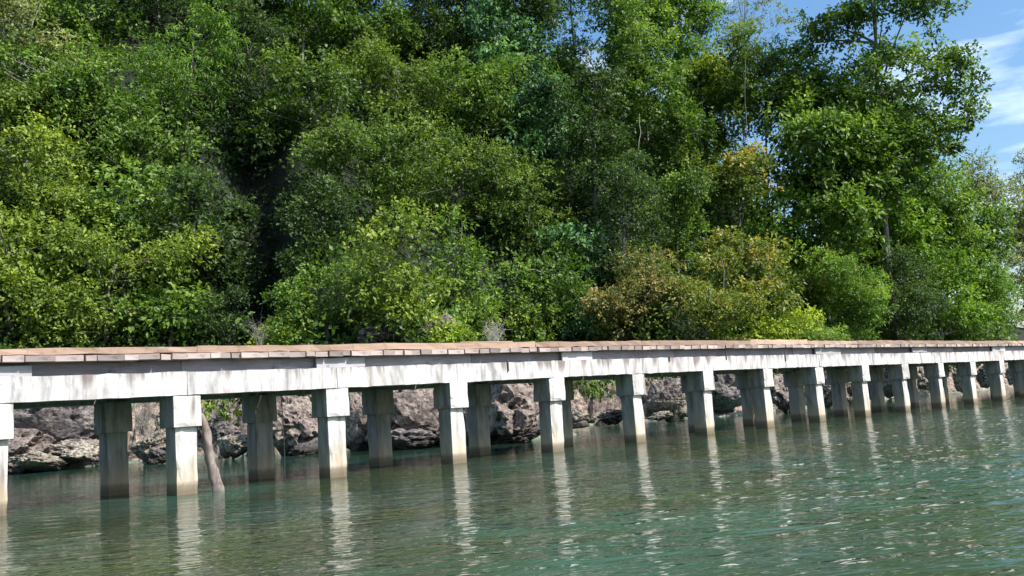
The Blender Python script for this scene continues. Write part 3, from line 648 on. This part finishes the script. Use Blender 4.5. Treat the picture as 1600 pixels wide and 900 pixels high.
T = [
 # bank shrubs and small trees right behind the deck
 (20, 330, 560, 170, 'yellow', 'yellow-green leafy tree at the left edge just above the deck', 'tree'),
 (165, 360, 565, 190, 'yellow', 'rounded yellow-green tree behind the deck, right of the left-edge tree', 'tree'),
 (265, 440, 560, 110, 'green', 'small green tree behind the deck above the first front pillar', 'tree'),
 (335, 455, 560, 90, 'dark', 'dark leafy shrub behind the deck left of the black hollow', 'shrub'),
 (450, 495, 560, 90, 'lime', 'low lime shrub with bare twigs below the black hollow', 'shrub'),
 (515, 400, 560, 130, 'green', 'green tree behind the deck right of the black hollow', 'tree'),
 (605, 340, 560, 140, 'yellow', 'tall sunlit yellow-green tree above the deck, left of centre', 'tree'),
 (710, 350, 545, 120, 'green', 'green bushy tree right of the tall yellow-green one', 'tree'),
 (700, 500, 560, 80, 'lime', 'low lime shrub on the pinkish rocks above the deck', 'shrub'),
 (745, 465, 540, 80, 'lime', 'bright lime shrub left of the dead grey bush', 'shrub'),
 (825, 480, 560, 100, 'yellow', 'yellow-green shrub right of the dead grey bush', 'shrub'),
 (865, 370, 545, 160, 'green', 'broad green tree above the deck right of centre', 'tree'),
 (920, 470, 560, 80, 'teal', 'dark bluish shrub left of the bronze bushes', 'shrub'),
 (1010, 412, 560, 140, 'bronze', 'bronze-brown bush behind the deck, leftmost of the orange bushes', 'shrub'),
 (1110, 440, 560, 110, 'gold', 'low olive-gold bush between the bronze bush and the golden tree', 'shrub'),
 (1165, 380, 545, 150, 'gold', 'golden-orange leafy tree, largest of the orange bushes', 'tree'),
 (1265, 405, 520, 110, 'gold', 'orange-tipped bush right of the golden tree', 'shrub'),
 (1210, 490, 560, 120, 'lime', 'lime shrub at the deck below the golden tree', 'shrub'),
 (1330, 415, 560, 120, 'bright', 'green shrub with grey vine stems right of the orange bushes', 'shrub'),
 (1400, 400, 560, 110, 'dark', 'dark shrub over the brown hollow near the right', 'shrub'),
 (1475, 385, 560, 120, 'bright', 'bright green tree with hanging leafy vines near the right', 'tree'),
 (1545, 400, 560, 90, 'bright', 'fresh green bush near the right edge above the deck', 'shrub'),
 (1265, 515, 560, 90, 'green', 'low green shrub at the deck below the orange-tipped bush', 'shrub'),
 (470, 380, 480, 70, 'dark', 'dark glossy shrub on the right lip of the black hollow', 'shrub'),
 (362, 300, 400, 80, 'dark', 'small dark tree on the upper left lip of the black hollow', 'tree'),
 (368, 385, 500, 80, 'dark', 'dark leafy tree on the lower left lip of the black hollow', 'tree'),
 # second tier
 (35, 190, 400, 150, 'yellow', 'upright yellow-green tree at the left edge, second tier up the slope', 'tree'),
 (110, 250, 450, 130, 'yellow', 'pointed yellow-green tree above the rounded one on the left', 'tree'),
 (200, 255, 480, 140, 'green', 'mid-green tree on the left slope above the small green tree', 'tree'),
 (300, 250, 480, 110, 'dark', 'dark green tree left of the black hollow', 'tree'),
 (385, 170, 310, 120, 'dark', 'dark tree above the black hollow', 'tree'),
 (505, 270, 420, 110, 'dark', 'dark glossy tree right of the black hollow, halfway up', 'tree'),
 (560, 190, 400, 200, 'olive', 'dark olive tree with layered branches left of centre', 'tree'),
 (700, 200, 400, 210, 'olive', 'dark olive layered tree at the centre of the slope', 'tree'),
 (830, 250, 420, 150, 'olive', 'olive tree below the round blue-green tree', 'tree'),
 (900, 330, 480, 90, 'teal', 'dark bluish tree with large leaves below the ivy tower', 'tree'),
 (980, 250, 470, 120, 'dark', 'very dark tree above the bronze bush', 'tree'),
 (1060, 285, 440, 120, 'green', 'green tree above the golden bushes', 'tree'),
 (1155, 238, 350, 120, 'gold', 'gold-topped tree halfway up right of centre', 'tree'),
 (1210, 290, 450, 110, 'bright', 'leafy bright green tree below the gold-topped one', 'tree'),
 (1295, 265, 440, 120, 'lime', 'lime-tipped tree in front of the big right-hand tree', 'tree'),
 (1370, 320, 480, 130, 'bright', 'green tree below the big right-hand tree', 'tree'),
 (1450, 300, 450, 110, 'bright', 'bright green tree under the right side of the big tree', 'tree'),
 (1285, 120, 420, 190, 'green', 'dense green tree standing behind the left side of the big right-hand tree', 'tree'),
 (1410, 170, 440, 200, 'green', 'dense green tree standing behind the trunk of the big right-hand tree', 'tree'),
 (1395, 310, 530, 130, 'bright', 'bright green tree hiding the foot of the big right-hand tree', 'tree'),
 (1520, 310, 540, 90, 'green', 'slender green tree between the bright vines and the pale trees at the right', 'tree'),
 (60, 150, 260, 150, 'yellow', 'sunlit tree under the grey branches in the upper left', 'tree'),
 # third tier
 (110, 80, 290, 190, 'green', 'wide green tree high on the left slope', 'tree'),
 (215, 140, 330, 130, 'green', 'narrow green tree between the wide one and the bright one on the left', 'tree'),
 (290, 30, 240, 130, 'bright', 'bright green feathery tree high on the left slope', 'tree'),
 (400, 60, 260, 130, 'dark', 'shadowy tree right of the bright feathery one', 'tree'),
 (500, 80, 260, 160, 'olive', 'olive canopy high up left of centre', 'tree'),
 (620, 70, 240, 150, 'olive', 'olive canopy high up near the centre', 'tree'),
 (740, 120, 280, 150, 'green', 'green canopy left of the round blue-green tree', 'tree'),
 (840, 120, 290, 125, 'teal', 'round-headed blue-green tree with drooping leaves', 'tree'),
 (935, 60, 380, 110, 'dark', 'dark ivy-clad tower of leaves right of the blue-green tree', 'tree'),
 (1020, 20, 340, 130, 'green', 'tall green vine-draped tree left of the sky gap', 'tree'),
 (1110, 60, 330, 150, 'yellow', 'tall yellow-green vine-draped tree below the sky gap', 'tree'),
 (1195, 75, 310, 160, 'olive', 'olive tree with grey bare twigs left of the big right-hand tree', 'tree'),
 # top tier
 (20, -50, 160, 140, 'haze', 'greyish olive tree in the top left corner', 'tree'),
 (140, -90, 100, 150, 'green', 'green tree at the top edge on the left', 'tree'),
 (250, -110, 60, 120, 'dark', 'dark tree at the top edge above the bright feathery tree', 'tree'),
 (370, -70, 130, 130, 'dark', 'dark tree at the top edge left of centre', 'tree'),
 (470, -90, 130, 140, 'green', 'green tree at the top edge, fifth from the left', 'tree'),
 (580, -70, 140, 130, 'green', 'sunlit green tree at the top edge near the centre', 'tree'),
 (680, -80, 140, 120, 'dark', 'dark tree at the top edge at the centre', 'tree'),
 (780, -20, 190, 110, 'teal', 'blue-green tree above the round-headed one', 'tree'),
 (800, -160, 160, 150, 'dark', 'dark tree at the top edge above the blue-green trees', 'tree'),
 (900, -120, 130, 140, 'green', 'green tree at the top edge above the dark tower', 'tree'),
 (1010, -130, 230, 130, 'green', 'green tree at the top edge left of the sky gap', 'tree'),
 (530, -190, 40, 150, 'dark', 'dark tree standing farthest up the slope, left of centre', 'tree'),
 (620, -190, 60, 160, 'dark', 'shadowy tall tree farthest up the slope at the centre', 'tree'),
 (720, -190, 60, 160, 'dark', 'shadowy tree high up the slope right of centre', 'tree'),
 (950, -190, 60, 150, 'dark', 'dark tree at the top edge above the ivy-clad tower', 'tree'),
 (1080, -60, 300, 100, 'bright', 'bright green tree at the top edge beside the sky gap', 'tree'),
]
for k, (px, yt, yb, w, pal, label, cat) in enumerate(T):
    kw = {}
    if px > 1000: kw.update(dens=1.35)
    if 'feathery' in label: kw.update(aspect=.28, L_=.3, droop=.6)
    if pal == 'teal': kw.update(L_=.32, droop=.7)
    if 'olive' == pal: kw.update(squash=None) if False else {}
    if cat == 'shrub': kw.update(L_=.17)
    for key, yy in (('tree below the big right', 520), ('gold-topped', 470), ('lime-tipped', 500), ('below the gold-topped', 490), ('right side of the big tree', 500)):
        if key in label: kw['R'] = hillR(px, yy, .3)
    if px > 1190: kw['tmean_'] = .62
    veg(px, yt, yb, w, pal, label, cat, seed=k+1, tmean=kw.pop('tmean_', .54), **kw)
# trees over the top of the picture, seen only mirrored in the water
for k in range(0):
    px = -60+k*86; yt = -330-20*(k % 3); yb = -60
    veg(px, yt, yb, 150, ['green', 'dark', 'olive'][k % 3], 'tall slope tree above the top edge of the picture', 'tree', seed=300+k, dens=.5, L_=.34, limbs=False, group='trees above the top edge')

# the big right-hand tree, crown of several lobes with sky between
R = 84.; bx = at(1400, 545, R); gz = float(ground(bx[0], bx[1]))
def lob(px, y, w, h, dR=0): 
    r = w/2/FPX*R; return (at(px, y, R+dR), (r, r*.9, h/2/FPX*R))
lobes = [lob(1290, 190, 150, 160), lob(1370, 240, 190, 140, -1), lob(1455, 225, 120, 90), lob(1300, 60, 110, 70), lob(1400, 130, 190, 110), lob(1485, 130, 90, 90, 1),
         lob(1390, 20, 150, 70), lob(1455, 15, 90, 50, 1), lob(1510, 185, 60, 40), lob(1330, -60, 120, 80), lob(1430, -80, 150, 70), lob(1250, 120, 90, 100), lob(1505, 95, 60, 26), lob(1290, 290, 130, 80), lob(1420, 300, 150, 70)]
build_tree('tree', 'big dark green tree on the right with sky showing between its boughs', 'tree', lobes, (bx[0], bx[1], gz), 'green', L_=.34, droop=.35, clump=.8, dens=1.5, gap=.12, seed=901, trunk_r=.34, tmean=.56)
# thin tree top in the sky gap
R = 98.; bx = at(1165, 300, R); gz = float(ground(bx[0], bx[1]))
lobes = [lob(1130, 25, 60, 40), lob(1190, 10, 70, 40), lob(1230, 45, 60, 50), lob(1170, 55, 90, 40), lob(1150, -40, 90, 60)]
build_tree('tree', 'thin grey-twigged tree top with sparse leaves in the sky gap', 'tree', lobes, (bx[0], bx[1], gz), 'haze', L_=.2, clump=.55, dens=.5, gap=.3, seed=902, trunk_r=.09, bark='bark')
# far pale trees at the right edge
for k, (px, yt, yb, w, R_, lab) in enumerate(((1575, 262, 560, 100, 128, 'pale hazy olive tree at the right edge, farthest along the shore'), (1640, 245, 560, 110, 135, 'pale olive tree cut by the right edge'), (1525, 345, 560, 60, 120, 'pale green slender tree behind the bright bushes on the right'), (1720, 290, 565, 120, 140, 'pale olive tree beyond the right edge'))):
    veg(px, yt, yb, w, 'haze', lab, 'tree', seed=400+k, R=R_, L_=.26, dens=.9)

# hanging leaves and stems under the bank edge
def sprig(px, yt, yb, w, R, pal, label, seed):
    rng = np.random.default_rng(seed); R = min(R, hillR(px, (yt+yb)/2, .2)-.9); c = at(px, (yt+yb)/2, R); rx = w/2/FPX*R; rz = (yb-yt)/2/FPX*R
    base = at(px, yt, R)
    return build_tree('shrub', label, 'shrub', [(c, (rx, rx*.6, rz))], base+np.array([0, .6, .2]), pal, L_=.19, droop=.8, clump=.36, dens=1.0, seed=seed, trunk_r=.03)
sprig(350, 600, 655, 50, 38.5, 'yellow', 'leafy green branch hanging over the bank right of the leaning log', 501)
sprig(915, 585, 632, 55, 40.5, 'yellow', 'sunlit leafy branch hanging over the dark cave mouth', 502)
sprig(947, 585, 625, 30, 41.0, 'gold', 'orange-leaved twig at the right of the cave mouth', 503)
sprig(425, 595, 625, 30, 38.5, 'dark', 'dark leaves above the tall jagged boulder', 504)

for q, (px, yt, yb, w, R, pal, lab) in enumerate((
 (60, 560, 655, 150, 46.5, 'dark', 'dark leafy mass added to shade the bank over the big dark boulder'), (140, 560, 640, 90, 47, 'dark', 'dark shrub added to shade the bank behind the first rear pillar'),
 (235, 570, 625, 70, 44, 'green', 'leafy fringe above the dry roots'), (385, 570, 640, 60, 40, 'dark', 'dark shrub above the whitish rock'), (460, 560, 618, 80, 39, 'dark', 'dark leaf fringe above the tall jagged boulder'),
 (555, 560, 612, 80, 38, 'olive', 'olive leaf fringe right of the second front pillar'), (650, 555, 606, 80, 37, 'dark', 'dark leaf fringe above the golden-pink rock face'),
 (790, 550, 596, 90, 35.5, 'olive', 'olive leaf fringe above the tall pink rock block'), (925, 560, 612, 110, 44, 'dark', 'dark shrub roofing the cave mouth'),
 (1040, 550, 606, 90, 46, 'dark', 'dark roots and leaves framing the rounded pinkish boulder'), (1140, 550, 606, 90, 48, 'dark', 'dark shrub overhanging the shore right of the sixth front pillar'),
 (1230, 550, 600, 80, 51, 'green', 'green shrub overhanging the shore right of the seventh front pillar'), (1310, 550, 592, 80, 58, 'dark', 'dark shrub overhanging the shore right of the eighth front pillar'),
 (1400, 550, 590, 90, 68, 'dark', 'dark shrub overhanging the shore behind the tenth front pillar'), (1500, 550, 585, 90, 80, 'dark', 'dark shrub overhanging the shore near the right edge'))):
    sprig(px, yt, yb, w, R, pal, lab, 520+q)  # overhanging shrubs, mostly dark, added to shade the bank
def vine(px, yt, yb, R, label, seed, mat='deadwood', r=.02):
    rng = np.random.default_rng(seed); a, b2 = at(px, yt, R), at(px+rng.uniform(-8, 8), yb, R-.3); u = np.linspace(0, 1, 12)[:, None]
    P = a+(b2-a)*u+rng.normal(size=(12, 3))*.05; V, Q = tube(P, r, 5); props(link('vine', mesh_np('vine', V-a, Q, M[mat], True), None, a), label, 'vine')
for q, (px, yt, yb, lab) in enumerate(((698, -20, 70, 'pale straight vine hanging in the dark at the top edge, centre'), (411, 85, 150, 'short grey stem left of the olive canopy high up'), (425, -20, 60, 'grey hanging vine at the top edge left of centre'),
    (610, 20, 95, 'thin vine hanging before the top centre canopy'), (1000, 180, 330, 'long brown vine hanging down the dark leafy tower'), (1165, 90, 220, 'grey vine hanging below the sky gap'), (1098, 150, 330, 'grey slanting vine left of the gold-topped tree'), (1130, 400, 540, 'grey stem standing among the golden bushes'))):
    vine(px, yt, yb, hillR(px, yb, .3)-2.0, lab, 700+q, 'deadwood' if q % 2 == 0 else 'bark', .022 if q < 6 else .03)
# dead branches
def bare(px, yb, R, hpx, wpx, label, seed, n=9, r=.05, mat='deadwood', cat='bush', name='dead_bush'):
    rng = np.random.default_rng(seed); b0 = at(px, yb, R); H = hpx/FPX*R; W = wpx/2/FPX*R; parts = []
    for q in range(n):
        e = b0+np.array([rng.uniform(-1, 1)*W, rng.uniform(-1, 1)*W*.6, H*rng.uniform(.5, 1)])
        u = np.linspace(0, 1, 6)[:, None]; pth = b0+rng.normal(size=3)*[.08, .08, 0]+(e-b0)*u+rng.normal(size=(6, 3))*H*.04*u
        parts.append(tube(pth, r*(1-.8*u[:, 0]), 4))
        for s in range(4):
            i0 = rng.integers(2, 5); e2 = pth[i0]+rng.normal(size=3)*H*.22+[0, 0, H*.08]; u2 = np.linspace(0, 1, 4)[:, None]
            parts.append(tube(pth[i0]+(e2-pth[i0])*u2+rng.normal(size=(4, 3))*H*.02*u2, r*.4*(1-.7*u2[:, 0]), 4))
    V, Q = join(parts); o = link(name, mesh_np(name, V-b0, Q, M[mat], True), None, b0); return props(o, label, cat)
bare(771, 540, 42.5, 44, 36, 'bleached grey dead bush standing above the deck edge', 601, n=26, r=.018)
bare(405, 540, 41, 50, 40, 'bare grey forked twigs above the deck by the black hollow', 602, n=14, r=.010, mat='bark')
bare(40, 120, hillR(40, 120)-1.5, 110, 110, 'bare grey branches in the top left corner', 603, n=8, r=.07)
bare(225, 680, 42, 62, 40, 'tangle of dry brown roots hanging on the bank left of the first front pillar', 604, n=22, r=.02, mat='bark')

# dense undergrowth over the slope (one mass nobody could count)
n = 230000; rng = np.random.default_rng(8)
az = np.radians(rng.uniform(8, 76, n)); R = 36+rng.random(n)**.85*72; X = np.sin(az)*R; Y = np.cos(az)*R-16
s = shore_s(X, Y); k = s > 2.6
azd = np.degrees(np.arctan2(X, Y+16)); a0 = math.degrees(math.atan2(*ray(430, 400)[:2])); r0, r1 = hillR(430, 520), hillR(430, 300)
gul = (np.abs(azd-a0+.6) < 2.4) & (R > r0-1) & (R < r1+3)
gul = gul[k]; X, Y, R = X[k], Y[k], R[k]; z = ground(X, Y); n = len(X)
P3 = np.stack([X, Y, z], 1); mound = np.clip(.5+1.3*fbm(P3*.45, 3, 77), 0, 1.6)
hgt = rng.random(n)**.7*mound*2.2
cc = np.stack([X, Y, z+hgt+.05], 1)+rng.normal(size=(n, 3))*.1
a = rng.normal(size=(n, 3))+[.1, -.5, .2]; a /= np.linalg.norm(a, axis=1)[:, None]
bb = np.cross(a, rng.normal(size=(n, 3))*.6+[0, -.3, .8]); bb /= np.linalg.norm(bb, axis=1)[:, None]; l = (rng.uniform(.2, .42, n)*np.maximum(1, R/60))[:, None]
V = np.stack([cc, cc+a*l*.5+bb*l*.28, cc+a*l, cc+a*l*.5-bb*l*.28], 1).reshape(-1, 3)
tone_u = np.where(gul, .12, 1)*np.clip(.25+.3*fbm(P3*.8+40, 3, 5)+.25*hgt/2.2+rng.normal(size=n)*.07, 0, 1)  # gully leaves toned nearly black, the hollow's shade put into their colour
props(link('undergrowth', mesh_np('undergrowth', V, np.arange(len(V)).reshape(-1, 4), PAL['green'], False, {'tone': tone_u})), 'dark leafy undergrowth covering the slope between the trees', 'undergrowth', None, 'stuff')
print('leaf quads', TOTAL)
